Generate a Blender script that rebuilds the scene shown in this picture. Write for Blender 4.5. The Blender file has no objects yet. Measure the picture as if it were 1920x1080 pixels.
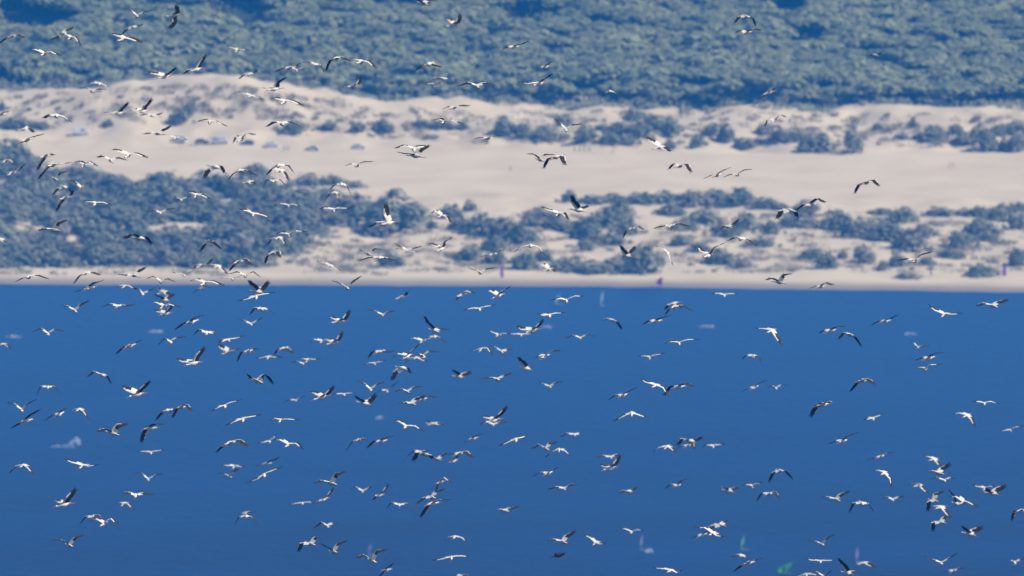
import bpy, math, random
import numpy as np
from mathutils import Vector, noise
random.seed(7)
rng = np.random.default_rng(11)
R = math.radians

# ------------------------------------------------------------------ camera, sky, sun, exposure
S = bpy.context.scene
PITCH = R(6.0)
CAM_H = 418.1
LENS = 500.0
F = 1920 * LENS / 36.0                       # focal length in photograph pixels
cam_data = bpy.data.cameras.new("camera")
cam = bpy.data.objects.new("camera", cam_data)
S.collection.objects.link(cam)
cam.location = (0, 0, CAM_H)
cam.rotation_euler = (R(90) - PITCH, 0, 0)
cam_data.lens = LENS
cam_data.sensor_width = 36
cam_data.clip_start = 1
cam_data.clip_end = 40000
cam_data.dof.use_dof = True                  # long lens focused on the flock, shore behind it slightly soft
cam_data.dof.focus_distance = 700
cam_data.dof.aperture_fstop = 2.0
S.camera = cam

SUN_EL, SUN_AZ = R(44), R(98)              # azimuth clockwise from +Y (the way the camera looks)
to_sun = Vector((math.cos(SUN_EL) * math.sin(SUN_AZ), math.cos(SUN_EL) * math.cos(SUN_AZ), math.sin(SUN_EL)))
world = bpy.data.worlds.new("World")
S.world = world
world.use_nodes = True
wn = world.node_tree
sky = wn.nodes.new("ShaderNodeTexSky")
sky.sky_type = 'NISHITA'
sky.sun_disc = False
sky.sun_elevation = SUN_EL
sky.sun_rotation = SUN_AZ
bg = wn.nodes["Background"]
wn.links.new(sky.outputs[0], bg.inputs[0])
bg.inputs[1].default_value = 0.09
sun_data = bpy.data.lights.new("sun", 'SUN')
sun_data.energy = 4.6
sun_data.angle = R(0.5)
sun_data.color = (1.0, 0.95, 0.87)
sun = bpy.data.objects.new("sun", sun_data)
S.collection.objects.link(sun)
sun.rotation_euler = (-to_sun).to_track_quat('-Z', 'Y').to_euler()
S.view_settings.view_transform = 'Standard'
S.view_settings.look = 'None'
S.view_settings.exposure = 0.5
S.view_settings.gamma = 1.0
S.cycles.volume_bounces = 0
S.cycles.max_bounces = 5

# ------------------------------------------------------------------ helpers
RIGHT = Vector((1, 0, 0))
UP = Vector((0, math.sin(PITCH), math.cos(PITCH)))
FWD = Vector((0, math.cos(PITCH), -math.sin(PITCH)))
EYE = Vector((0, 0, CAM_H))

def ray(px, py):
    return (FWD + RIGHT * ((px - 960) / F) - UP * ((py - 540) / F)).normalized()

def tag(o, label=None, cat=None, group=None, kind=None):
    if label: o['label'] = label
    if cat: o['category'] = cat
    if group: o['group'] = group
    if kind: o['kind'] = kind
    return o

def link(name, me, mats=(), parent=None):
    o = bpy.data.objects.new(name, me)
    S.collection.objects.link(o)
    for m in mats:
        if m.name not in [x.name for x in me.materials if x]:
            me.materials.append(m)
    if parent: o.parent = parent
    return o

def empty(name, loc, rz=0):
    o = bpy.data.objects.new(name, None)
    S.collection.objects.link(o)
    o.location = loc
    o.rotation_euler = (0, 0, rz)
    return o

def mesh(name, v, f, mi=None, smooth=False):
    me = bpy.data.meshes.new(name)
    me.from_pydata([tuple(p) for p in v], [], f)
    if mi is not None: me.polygons.foreach_set('material_index', mi)
    if smooth: me.polygons.foreach_set('use_smooth', [True] * len(f))
    me.update()
    return me

def quad_mesh(name, V, shade=None):
    """V: (n,4,3) array of loose quads as one mesh."""
    n = len(V)
    me = bpy.data.meshes.new(name)
    me.vertices.add(n * 4); me.loops.add(n * 4); me.polygons.add(n)
    me.vertices.foreach_set('co', V.reshape(-1).astype(np.float32))
    me.loops.foreach_set('vertex_index', np.arange(n * 4, dtype=np.int32))
    me.polygons.foreach_set('loop_start', np.arange(0, n * 4, 4, dtype=np.int32))
    if shade is not None:
        a = me.attributes.new('leaf_tone', 'FLOAT', 'POINT')
        a.data.foreach_set('value', np.repeat(shade, 4).astype(np.float32))
    me.update(); me.validate()
    return me

def mat(name, color, rough=0.7, spec=0.3):
    m = bpy.data.materials.new(name)
    m.use_nodes = True
    b = m.node_tree.nodes['Principled BSDF']
    b.inputs['Base Color'].default_value = (*color, 1)
    b.inputs['Roughness'].default_value = rough
    b.inputs['Specular IOR Level'].default_value = spec
    return m

def nd(m, t, **kw):
    n = m.node_tree.nodes.new(t)
    for k, v in kw.items(): setattr(n, k, v)
    return n

def noisy(m, c1, c2, scale, detail=4, coord='Object', mapping=None, lo=0.35, hi=0.65):
    """blend of two real colours by a noise pattern that is fixed to the object"""
    t = m.node_tree
    tc = nd(m, 'ShaderNodeTexCoord'); nz = nd(m, 'ShaderNodeTexNoise'); rp = nd(m, 'ShaderNodeValToRGB')
    nz.inputs['Scale'].default_value = scale; nz.inputs['Detail'].default_value = detail
    src = tc.outputs[coord]
    if mapping:
        mp = nd(m, 'ShaderNodeMapping'); mp.inputs['Scale'].default_value = mapping
        t.links.new(src, mp.inputs[0]); src = mp.outputs[0]
    t.links.new(src, nz.inputs['Vector']); t.links.new(nz.outputs[0], rp.inputs[0])
    rp.color_ramp.elements[0].position = lo; rp.color_ramp.elements[1].position = hi
    rp.color_ramp.elements[0].color = (*c1, 1); rp.color_ramp.elements[1].color = (*c2, 1)
    t.links.new(rp.outputs[0], t.nodes['Principled BSDF'].inputs['Base Color'])
    return rp

# ------------------------------------------------------------------ terrain
Y_SHORE = CAM_H / math.tan(PITCH)
def shore_row(px):
    return 535 - 3.0 * max(0.0, (500 - px) / 500) + 13 * max(0.0, (px - 700) / 1220) ** 1.6
def shore_y(X):
    px = 960 + X / Y_SHORE * F
    row = shore_row(min(max(px, -400), 2400))
    return CAM_H / math.tan(PITCH + (row - 540) / F) + 3.0 * noise.noise(Vector((X * 0.02, 3.1, 0))) + 1.6 * noise.noise(Vector((X * 0.11, 8.1, 0)))
PD = [-3000, -400, -60, 0, 12, 30, 60, 130, 215, 300, 345, 390, 430, 470, 620, 900, 1500, 3000, 6000]
PZ = [-7, -6, -2.5, 0, 1.0, 1.6, 2.6, 4.0, 4.6, 6.0, 8.3, 11.3, 12.5, 15.5, 32, 75, 150, 200, 205]
def ss(a, b, x):
    t = min(1.0, max(0.0, (x - a) / (b - a))); return t * t * (3 - 2 * t)
def ground_z(X, Y):
    d = Y - shore_y(X)
    z = float(np.interp(d, PD, PZ))
    if d > 5:
        px = 960 + X / 4370.0 * F
        # crest of the back dune, higher towards the left
        c = np.interp(px, [-300, 0, 120, 230, 330, 470, 560, 700, 860, 1000, 1300, 1600, 1750, 1900, 2200],
                      [5, 4.5, 5.6, 8.2, 9.6, 9.0, 6.0, 3.6, 1.0, 0.2, 0.0, 0.2, 1.3, 2.4, 2])
        z += float(c) * math.exp(-((d - 408) / 34.0) ** 2)
        a = ss(15, 60, d) * (1 - ss(210, 235, d)) * 1.5 + ss(318, 345, d) * (1 - ss(425, 470, d)) * 2.6
        if a > 0:
            h = noise.noise(Vector((X * 0.035, Y * 0.022, 0))) + 0.6 * noise.noise(Vector((X * 0.09, Y * 0.06, 5))) + 0.35 * noise.noise(Vector((X * 0.22, Y * 0.14, 9)))
            z += a * h
        if d > 560:
            z += ss(560, 900, d) * 9 * noise.noise(Vector((X * 0.006, Y * 0.006, 2)))
    return z

def on_ground(px, py):
    r = ray(px, py)
    hz = math.hypot(r.x, r.y)
    t, prev = 3400.0, 3400.0
    while t < 7000:
        p = EYE + r * t
        if p.z < max(0.0, ground_z(p.x, p.y)):
            lo, hi = prev, t
            for _ in range(14):
                m_ = (lo + hi) / 2
                p = EYE + r * m_
                if p.z < max(0.0, ground_z(p.x, p.y)): hi = m_
                else: lo = m_
            return EYE + r * hi
        prev = t
        t += 6.0
    return EYE + r * 4500

def spread(lo, hi, step, far_lo, far_hi, g=1.5):
    a = list(np.arange(lo, hi + 1e-6, step))
    s, x = step, a[-1]
    while x < far_hi: s *= g; x = min(far_hi, x + s); a.append(x)
    s, x = step, a[0]
    while x > far_lo: s *= g; x = max(far_lo, x - s); a.insert(0, x)
    return a
xs = spread(-190, 190, 2.6, -4500, 4500)
ys = spread(3930, 4640, 2.6, 2600, 8800)
gv = [(x, y, ground_z(x, y)) for y in ys for x in xs]
nx = len(xs)
gf = [(j * nx + i, j * nx + i + 1, (j + 1) * nx + i + 1, (j + 1) * nx + i) for j in range(len(ys) - 1) for i in range(nx - 1)]
sand = mat("dune_sand", (0.45, 0.36, 0.25), 0.95, 0.1)
rp = noisy(sand, (0.60, 0.48, 0.305), (0.51, 0.405, 0.255), 0.05, 8, lo=0.35, hi=0.7)
t = sand.node_tree                                             # wet strand along the water and pine litter on the hill
geo = nd(sand, 'ShaderNodeNewGeometry'); sp = nd(sand, 'ShaderNodeSeparateXYZ')
t.links.new(geo.outputs['Position'], sp.inputs[0])
mr = nd(sand, 'ShaderNodeMapRange'); mr.inputs[1].default_value = 0.35; mr.inputs[2].default_value = 1.15; mr.inputs[3].default_value = 1; mr.inputs[4].default_value = 0
t.links.new(sp.outputs[2], mr.inputs[0])
mx = nd(sand, 'ShaderNodeMix', data_type='RGBA'); mx.inputs[7].default_value = (0.25, 0.2, 0.14, 1)
t.links.new(mr.outputs[0], mx.inputs[0]); t.links.new(rp.outputs[0], mx.inputs[6])
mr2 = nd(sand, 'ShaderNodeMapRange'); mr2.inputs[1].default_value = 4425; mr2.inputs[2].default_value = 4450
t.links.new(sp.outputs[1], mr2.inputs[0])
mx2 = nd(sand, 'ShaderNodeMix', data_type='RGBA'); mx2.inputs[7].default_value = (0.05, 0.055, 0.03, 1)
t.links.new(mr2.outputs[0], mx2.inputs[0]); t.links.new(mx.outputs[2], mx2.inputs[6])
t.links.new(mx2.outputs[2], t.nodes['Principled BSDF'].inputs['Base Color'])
g = link("ground", mesh("ground", gv, gf, smooth=True), [sand])
tag(g, kind='structure')

# ------------------------------------------------------------------ sea
water = mat("sea_water", (0.004, 0.03, 0.085), 0.42, 0.22)
t = water.node_tree; b = t.nodes['Principled BSDF']; b.inputs['IOR'].default_value = 1.33
rp = noisy(water, (0.0002, 0.002, 0.024), (0.0005, 0.014, 0.075), 0.02, 7, mapping=(0.45, 1, 1), lo=0.25, hi=0.75)
geo = nd(water, 'ShaderNodeNewGeometry'); sp = nd(water, 'ShaderNodeSeparateXYZ'); t.links.new(geo.outputs['Position'], sp.inputs[0])
mr = nd(water, 'ShaderNodeMapRange'); mr.inputs[1].default_value = 3300; mr.inputs[2].default_value = 3985
t.links.new(sp.outputs[1], mr.inputs[0])                       # the sandy bottom shows through the shallows
mx = nd(water, 'ShaderNodeMix', data_type='RGBA'); mx.inputs[7].default_value = (0.006, 0.044, 0.13, 1)
t.links.new(mr.outputs[0], mx.inputs[0]); t.links.new(rp.outputs[0], mx.inputs[6]); t.links.new(mx.outputs[2], b.inputs['Base Color'])
tc = nd(water, 'ShaderNodeTexCoord'); bp = nd(water, 'ShaderNodeBump'); nz = nd(water, 'ShaderNodeTexNoise')
nz.inputs['Scale'].default_value = 0.22; nz.inputs['Detail'].default_value = 5; nz.inputs['Roughness'].default_value = 0.65
mp = nd(water, 'ShaderNodeMapping'); mp.inputs['Scale'].default_value = (1, 0.6, 1); mp.inputs['Rotation'].default_value = (0, 0, 0.3)
t.links.new(tc.outputs['Object'], mp.inputs[0]); t.links.new(mp.outputs[0], nz.inputs['Vector'])
t.links.new(nz.outputs[0], bp.inputs['Height']); t.links.new(bp.outputs[0], b.inputs['Normal'])
bp.inputs['Strength'].default_value = 1.0; bp.inputs['Distance'].default_value = 0.55
wv = [(-4500, -1500, 0), (4500, -1500, 0), (4500, 4300, 0), (-4500, 4300, 0)]
tag(link("sea", mesh("sea", wv, [(0, 1, 2, 3)]), [water]), kind='structure')

# ------------------------------------------------------------------ foliage
def leaf_mat(name, dark, light):
    m = mat(name, light, 0.75, 0.2)
    t = m.node_tree
    at = nd(m, 'ShaderNodeAttribute', attribute_name='leaf_tone')
    oi = nd(m, 'ShaderNodeObjectInfo')
    ad = nd(m, 'ShaderNodeMath', operation='MULTIPLY_ADD'); ad.inputs[1].default_value = 0.35; 
    t.links.new(oi.outputs['Random'], ad.inputs[0]); t.links.new(at.outputs['Fac'], ad.inputs[2])
    mx = nd(m, 'ShaderNodeMix', data_type='RGBA'); mx.inputs[6].default_value = (*dark, 1); mx.inputs[7].default_value = (*light, 1)
    dry = nd(m, 'ShaderNodeMapRange'); dry.inputs[1].default_value = .72; dry.inputs[2].default_value = 1; dry.inputs[4].default_value = .75
    m2 = nd(m, 'ShaderNodeMix', data_type='RGBA'); m2.inputs[7].default_value = (0.25, 0.21, 0.15, 1)
    t.links.new(oi.outputs['Random'], dry.inputs[0])
    if name == 'shrub_leaves': t.links.new(dry.outputs[0], m2.inputs[0])
    else: m2.inputs[0].default_value = 0
    t.links.new(ad.outputs[0], mx.inputs[0]); t.links.new(mx.outputs[2], m2.inputs[6]); t.links.new(m2.outputs[2], t.nodes['Principled BSDF'].inputs['Base Color'])
    return m
shrub_leaf = leaf_mat("shrub_leaves", (0.14, 0.15, 0.085), (0.24, 0.24, 0.145))
pine_leaf = leaf_mat("pine_needles", (0.15, 0.165, 0.07), (0.265, 0.27, 0.115))
bark = mat("pine_bark", (0.12, 0.08, 0.055), 0.9)
noisy(bark, (0.09, 0.06, 0.04), (0.17, 0.12, 0.085), 3)

def leaves(P, N, size, jit=0.32):
    """small leaf-clump quads at points P that face roughly along N"""
    n = len(P)
    N = N + rng.normal(0, jit, (n, 3)); N /= np.linalg.norm(N, axis=1, keepdims=True)
    A = np.cross(N, rng.normal(0, 1, (n, 3))); A /= np.linalg.norm(A, axis=1, keepdims=True)
    B = np.cross(N, A)
    s = size * rng.uniform(0.6, 1.3, (n, 1))
    A = A * s; B = B * s * rng.uniform(0.6, 1, (n, 1))
    return np.stack([P - A - B * .6, P + A * .3 - B, P + A + B * .6, P - A * .3 + B], axis=1)

def dome(n, lobes, size, flat=1.0, up=.5, jit=.32):
    """leaf clumps over the surface of a heap of lobes (x, y, z, r)"""
    Ps, Ns, Ts = [], [], []
    L = np.array(lobes); w = L[:, 3] ** 2; w = w / w.sum()
    for (x, y, z, r), k in zip(lobes, rng.multinomial(n, w)):
        D = rng.normal(0, 1, (k, 3)); D /= np.linalg.norm(D, axis=1, keepdims=True)
        D[:, 2] = np.where(D[:, 2] < -0.35, -D[:, 2], D[:, 2])
        rr = r * rng.uniform(0.72, 1.05, (k, 1))
        P = np.array([x, y, z]) + D * rr * np.array([1, 1, flat])
        Ps.append(P); Ns.append(D + np.array([0, 0, up])); Ts.append(np.full(k, rng.uniform(0, .65)) + rng.uniform(-.12, .12, k))
    P = np.concatenate(Ps); N = np.concatenate(Ns); T = np.concatenate(Ts)
    keep = P[:, 2] > 0.02
    return leaves(P[keep], N[keep], size, jit), T[keep]

def shrub_proto(k):
    lobes = [(0, 0, .28, .6)]
    for i in range(7 + k % 3):
        a = i * 2.4 + k; q = random.uniform(.35, .62)
        lobes.append((q * math.cos(a), q * math.sin(a), random.uniform(.1, .34), random.uniform(.26, .42)))
    for i in range(6):                                          # ragged outer shoots and seedlings
        a = i * 1.05 + k * 1.7; q = random.uniform(.75, 1.25)
        lobes.append((q * math.cos(a), q * math.sin(a), random.uniform(.02, .16), random.uniform(.1, .24)))
    for i in range(3):
        lobes.append((random.uniform(-.4, .4), random.uniform(-.4, .4), random.uniform(.62, .85), random.uniform(.1, .2)))
    V, T = dome(620, lobes, .095, 1.05, .9)
    return quad_mesh("shrub", V, T)
protos = [shrub_proto(k) for k in range(7)]

def place(px, py):
    zone = "forest"
    return zone
def pct(v, n): return str(int(round(100 * v / n)))
used = set()
def unique(lbl, px, py):
    if lbl in used: lbl += ", slightly lower" if lbl + ", slightly lower" not in used else ", third there"
    used.add(lbl); return lbl

SHRUBS = """202 238 22 17,335 231 38 32,352 214 22 20,553 246 46 22,618 243 26 20,672 247 28 22,703 246 20 14,722 248 38 28,790 236 36 15,830 241 46 19,866 243 34 16,
945 254 52 40,980 258 44 32,1022 264 64 32,1058 238 44 28,1098 264 36 36,1062 262 20 14,1142 268 44 24,1172 271 44 22,1195 256 52 34,1165 248 44 24,1228 245 54 34,1258 258 40 44,1256 279 28 20,1190 226 34 26,1130 246 26 18,
1307 277 25 32,1338 254 44 28,1362 266 38 40,1396 281 42 27,1432 250 34 22,1464 263 48 24,1494 262 34 24,1420 270 18 12,1534 285 58 44,1508 280 22 20,1600 287 36 58,
1645 243 18 15,1712 240 18 22,1692 262 30 17,1726 261 26 16,1751 263 46 34,1792 250 32 20,1806 271 40 24,1852 282 52 46,1836 256 36 26,1884 281 30 26,1908 286 36 42,1900 250 44 26,1870 252 34 20,
30 238 60 22,75 240 46 14,4 208 14 22,742 430 104 84,712 400 46 34,776 416 52 40,
1068 379 30 26,1110 381 56 18,1150 378 50 18,1200 384 56 26,1246 380 60 26,1300 384 66 34,1342 382 60 32,1390 382 66 34,1434 390 50 24,1462 396 34 18,
845 410 46 30,880 396 26 24,900 438 60 46,868 430 40 26,945 446 66 44,926 470 52 34,978 456 60 40,1010 408 52 22,992 424 44 24,1052 432 66 30,1040 412 30 18,1100 448 60 46,1138 424 60 44,1164 404 50 30,1176 440 48 36,1150 456 56 20,1098 470 30 28,
880 486 52 28,930 494 56 34,984 504 52 36,1018 490 38 26,1066 506 58 28,1112 512 60 28,1150 506 46 26,1206 512 64 62,1180 498 40 30,1232 498 32 30,
1258 404 56 24,1282 432 60 26,1322 420 60 36,1362 444 56 30,1400 432 50 40,1444 440 42 30,1276 460 40 22,1348 498 54 40,1392 502 40 20,1426 462 48 22,1312 470 36 20,1466 468 40 20,
1478 424 40 24,1506 428 60 34,1510 402 50 32,1564 432 60 46,1604 446 66 44,1640 436 52 32,1692 416 48 34,1668 452 64 48,1706 470 74 46,1650 402 46 14,1730 444 50 28,1762 404 46 18,1808 404 36 16,
1836 408 50 26,1880 416 52 40,1912 430 46 34,1906 398 40 22,1836 440 60 36,1800 462 52 32,1852 452 40 20,1550 503 42 36,1526 484 38 22,1580 486 22 18,1620 492 34 38,1654 508 24 24,1682 500 34 32,1700 522 40 14,
1800 510 52 24,1842 518 48 28,1786 486 54 24,1838 484 48 30,1906 500 32 40,1740 498 30 20,1919 462 14 18,620 346 56 20,666 352 34 14,580 348 44 26,478 328 56 26,205 338 34 16,226 348 40 20"""
shrub_id = 0
def add_shrub(px, py, w, h, label, group):
    global shrub_id
    p = on_ground(px, py)
    s = F / (p - EYE).length
    o = link("shrub", protos[shrub_id % 7], [shrub_leaf])
    o.location = (p.x, p.y, p.z - 0.1)
    o.rotation_euler = (0, 0, random.uniform(0, 6.28))
    ww = w / s / 1.52
    hh = h / s / 1.0
    o.scale = (ww, ww * random.uniform(.8, 1.2), hh)
    tag(o, label, "shrub", group)
    shrub_id += 1
    return o
for item in SHRUBS.replace("\n", "").split(","):
    px, py, w, h = map(float, item.split())
    if py > 440 and int(px * 7 + py) % 5 == 0 and w < 60: continue      # open sand between the lower bushes
    size = "tiny" if w < 24 else "small" if w < 38 else "broad" if w < 58 else "very wide"
    form = "tall" if h > .9 * w else "low flat" if h < .45 * w else "rounded"
    where = "on the back dune" if py < 292 else "just above the beach" if py > 475 else "on the front dune"
    add_shrub(px, py - 1, w, h, unique(f"{size} {form} shrub {where}, {pct(px,1920)}% across, {pct(py,1080)}% down", px, py),
              "shrubs on the back dune" if py < 292 else "shrubs on the front dune")
# dense thicket on the front dune, left third
TOPX = [-40, 0, 20, 60, 110, 160, 190, 215, 245, 280, 305, 330, 375, 420, 470, 540, 600, 660, 720]
TOPY = [272, 285, 298, 310, 322, 326, 352, 352, 340, 334, 350, 334, 348, 344, 350, 362, 362, 368, 400]
GAPS = [(40, 442, 60, 13), (128, 454, 34, 12), (320, 432, 84, 10), (470, 516, 300, 8), (418, 380, 10, 12), (612, 470, 46, 28), (660, 500, 60, 16), (590, 360, 20, 8), (205, 322, 24, 22), (655, 440, 40, 16), (262, 376, 12, 8), (690, 470, 34, 26), (520, 505, 40, 8), (280, 505, 40, 8), (640, 376, 26, 10)]
row_y = 296.0
THICK = []
while row_y < 506:
    x = -30.0 + random.uniform(0, 20)
    while x < 730:
        px, py = x + random.uniform(-8, 8), row_y + random.uniform(-5, 5)
        top = float(np.interp(px, TOPX, TOPY))
        ok = py > top and not any(abs((px - a) / c) ** 2 + abs((py - b_) / d_) ** 2 < 1 for a, b_, c, d_ in GAPS)
        if px > 560 and py > 440 and random.random() < .5: ok = False
        if py > 505 and random.random() < .35: ok = False
        if ok: THICK.append((px, py))
        x += 33
    row_y += 20
for px, py in THICK:
    part_ = "upper edge" if py < float(np.interp(px, TOPX, TOPY)) + 24 else "lower half" if py > 440 else "middle"
    side = "far left" if px < 240 else "centre left" if px < 480 else "right end"
    w = random.uniform(46, 80)
    add_shrub(px, py, w, w * random.uniform(.42, .62), f"blue-green shrub in the dense front-dune thicket, {part_} of its {side}", "shrubs of the thicket on the front dune")
print("shrubs", shrub_id)

# pale marram grass in loose tufts over both dunes: too many to count
gq = []; gt = []
def tuft(px, py, n, r):
    p = on_ground(px, py)
    for _ in range(n):
        a = random.uniform(0, 6.28); q = r * math.sqrt(random.random())
        bx, by = p.x + q * math.cos(a), p.y + q * math.sin(a)
        bz = ground_z(bx, by)
        hgt = random.uniform(.35, .95); w = random.uniform(.05, .12); ln = random.uniform(-.4, .4); aa = random.uniform(0, 3.14)
        dx, dy = w * math.cos(aa), w * math.sin(aa)
        gq.append([(bx - dx, by - dy, bz - .05), (bx + dx, by + dy, bz - .05), (bx + dx * .3 + ln, by + dy * .3, bz + hgt), (bx - dx * .3 + ln, by - dy * .3, bz + hgt)])
        gt.append(random.random())
for _ in range(520):
    px = random.uniform(-20, 1940)
    base = float(np.interp(px, [0, 330, 480, 700, 960, 1920], [185, 160, 160, 200, 208, 214]))
    tuft(px, base + random.uniform(0, 62), random.randint(20, 120), random.uniform(.8, 3.6))
for _ in range(620):
    px = random.uniform(560, 1940)
    tuft(px, random.uniform(400, 512), random.randint(20, 100), random.uniform(.8, 4.6))
for _ in range(170):
    px = random.uniform(-10, 740)
    tuft(px, random.uniform(436, 518), random.randint(20, 100), random.uniform(.8, 4.6))
grass_leaf = leaf_mat("marram_grass", (0.20, 0.185, 0.115), (0.34, 0.30, 0.19))
gm = quad_mesh("dune_grass", np.array(gq), np.array(gt))
tag(link("dune_grass", gm, [grass_leaf]), "pale tufts of marram grass scattered over the dunes", "grass", kind='stuff')

# stone-pine forest on the hill behind: reads as one mass
crowns = []; crown_t = []; trunk_v = []; trunk_f = []
def pine_crown(k):
    lobes = []
    for i in range(5):
        a = i * 2.4 + k; q = .68 * math.sqrt((i + .2) / 5)
        lobes.append((q * math.cos(a), q * math.sin(a), .62 + .12 * (1 - q) + random.uniform(-.09, .09), random.uniform(.4, .6)))
    return dome(380, lobes, .115, .5, 1.2, .2)
pc = [pine_crown(k) for k in range(8)]
ntree = 0
yy = 4395.0
while yy < 4690:
    xx = -210.0 + random.uniform(0, 8)
    while xx < 210:
        X, Y = xx + random.uniform(-2.6, 2.6), yy + random.uniform(-4.5, 4.5)
        d = Y - shore_y(X)
        edge = 424 + 7 * noise.noise(Vector((X * .05, 0, 3)))
        if d > edge and noise.noise(Vector((X * .028, Y * .016, 7))) > -0.40:
            z = ground_z(X, Y)
            r = random.choice((random.uniform(3.2, 6.0), random.uniform(5.0, 9.5))); H = random.uniform(5.6, 7.8)
            if d < edge + 16: H = r * random.uniform(.55, .8)
            V, T = pc[ntree % 8]
            a = random.uniform(0, 6.28); ca, sa = math.cos(a), math.sin(a)
            W = V.copy()
            W[..., 0] = (V[..., 0] * ca - V[..., 1] * sa) * r + X
            W[..., 1] = (V[..., 0] * sa + V[..., 1] * ca) * r + Y
            W[..., 2] = z + H - r * .72 + V[..., 2] * r * random.uniform(.75, 1.05)
            crowns.append(W); crown_t.append(T * .25 + random.uniform(0, .5) + .6 * noise.noise(Vector((X * .03, Y * .03, 4))))
            b0 = len(trunk_v)
            lean = random.uniform(-.5, .5)
            for (h_, rad, ox) in ((-.3, .26, 0), (H * .55, .18, lean), (H * .85, .08, lean * 1.6)):
                for q in range(5):
                    trunk_v.append((X + ox + rad * math.cos(q * 1.2566), Y + rad * math.sin(q * 1.2566), z + h_))
            for lv in range(2):
                for q in range(5):
                    trunk_f.append((b0 + lv * 5 + q, b0 + lv * 5 + (q + 1) % 5, b0 + lv * 5 + 5 + (q + 1) % 5, b0 + lv * 5 + 5 + q))
            for lim in range(3):                                  # limbs that spread into the crown
                a2 = a + lim * 2.1; b1 = len(trunk_v)
                for (h_, rad, q2) in ((H * .5, .1, 0), (H - r * .2, .04, r * .5)):
                    for q in range(3):
                        trunk_v.append((X + lean + q2 * math.cos(a2) + rad * math.cos(q * 2.09), Y + q2 * math.sin(a2) + rad * math.sin(q * 2.09), z + h_))
                for q in range(3):
                    trunk_f.append((b1 + q, b1 + (q + 1) % 3, b1 + 3 + (q + 1) % 3, b1 + 3 + q))
            ntree += 1
        xx += random.uniform(4.4, 9.6)
    yy += 6.2
V = np.concatenate(crowns); T = np.concatenate(crown_t)
fo = link("pine_forest", quad_mesh("pine_forest", V, T), [pine_leaf])
tag(fo, "dense grey-green stone pine forest covering the hill behind the dunes", "forest", kind='stuff')
tk = link("trunk", mesh("trunk", trunk_v, trunk_f, smooth=True), [bark], fo)
tag(tk, kind='stuff')
print("trees", ntree)
eq = []
for _ in range(900):
    X = random.uniform(-200, 200)
    edge = 424 + 7 * noise.noise(Vector((X * .05, 0, 3)))
    Y = shore_y(X) + edge + random.uniform(-9, 6)
    z = ground_z(X, Y); hh = random.uniform(.5, 2.6)
    P = np.array([[X + random.gauss(0, .9), Y + random.gauss(0, .9), z + hh * random.random()] for _ in range(16)])
    eq.append(leaves(P, np.tile(np.array([[.3, -.5, 1.0]]), (16, 1)), .42))
U = np.concatenate(eq)
edge_leaf = leaf_mat("edge_scrub_leaves", (0.13, 0.135, 0.075), (0.26, 0.25, 0.14))
tag(link("edge_scrub", quad_mesh("edge_scrub", U, rng.uniform(0, 1, len(U))), [edge_leaf]), "low pale scrub where the pine forest meets the dune crest", "scrub", kind='stuff')
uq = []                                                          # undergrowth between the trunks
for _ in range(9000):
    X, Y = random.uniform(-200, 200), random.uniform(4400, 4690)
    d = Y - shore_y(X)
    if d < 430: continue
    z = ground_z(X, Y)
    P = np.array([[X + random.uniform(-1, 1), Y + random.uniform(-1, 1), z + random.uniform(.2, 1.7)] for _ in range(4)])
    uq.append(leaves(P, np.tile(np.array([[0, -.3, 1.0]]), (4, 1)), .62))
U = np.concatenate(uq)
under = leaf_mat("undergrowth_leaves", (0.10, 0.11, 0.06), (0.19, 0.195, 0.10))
tag(link("forest_undergrowth", quad_mesh("forest_undergrowth", U, rng.uniform(0, .7, len(U))), [under]), "dark scrub filling the gaps under the pine forest", "undergrowth", kind='stuff')
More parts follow.
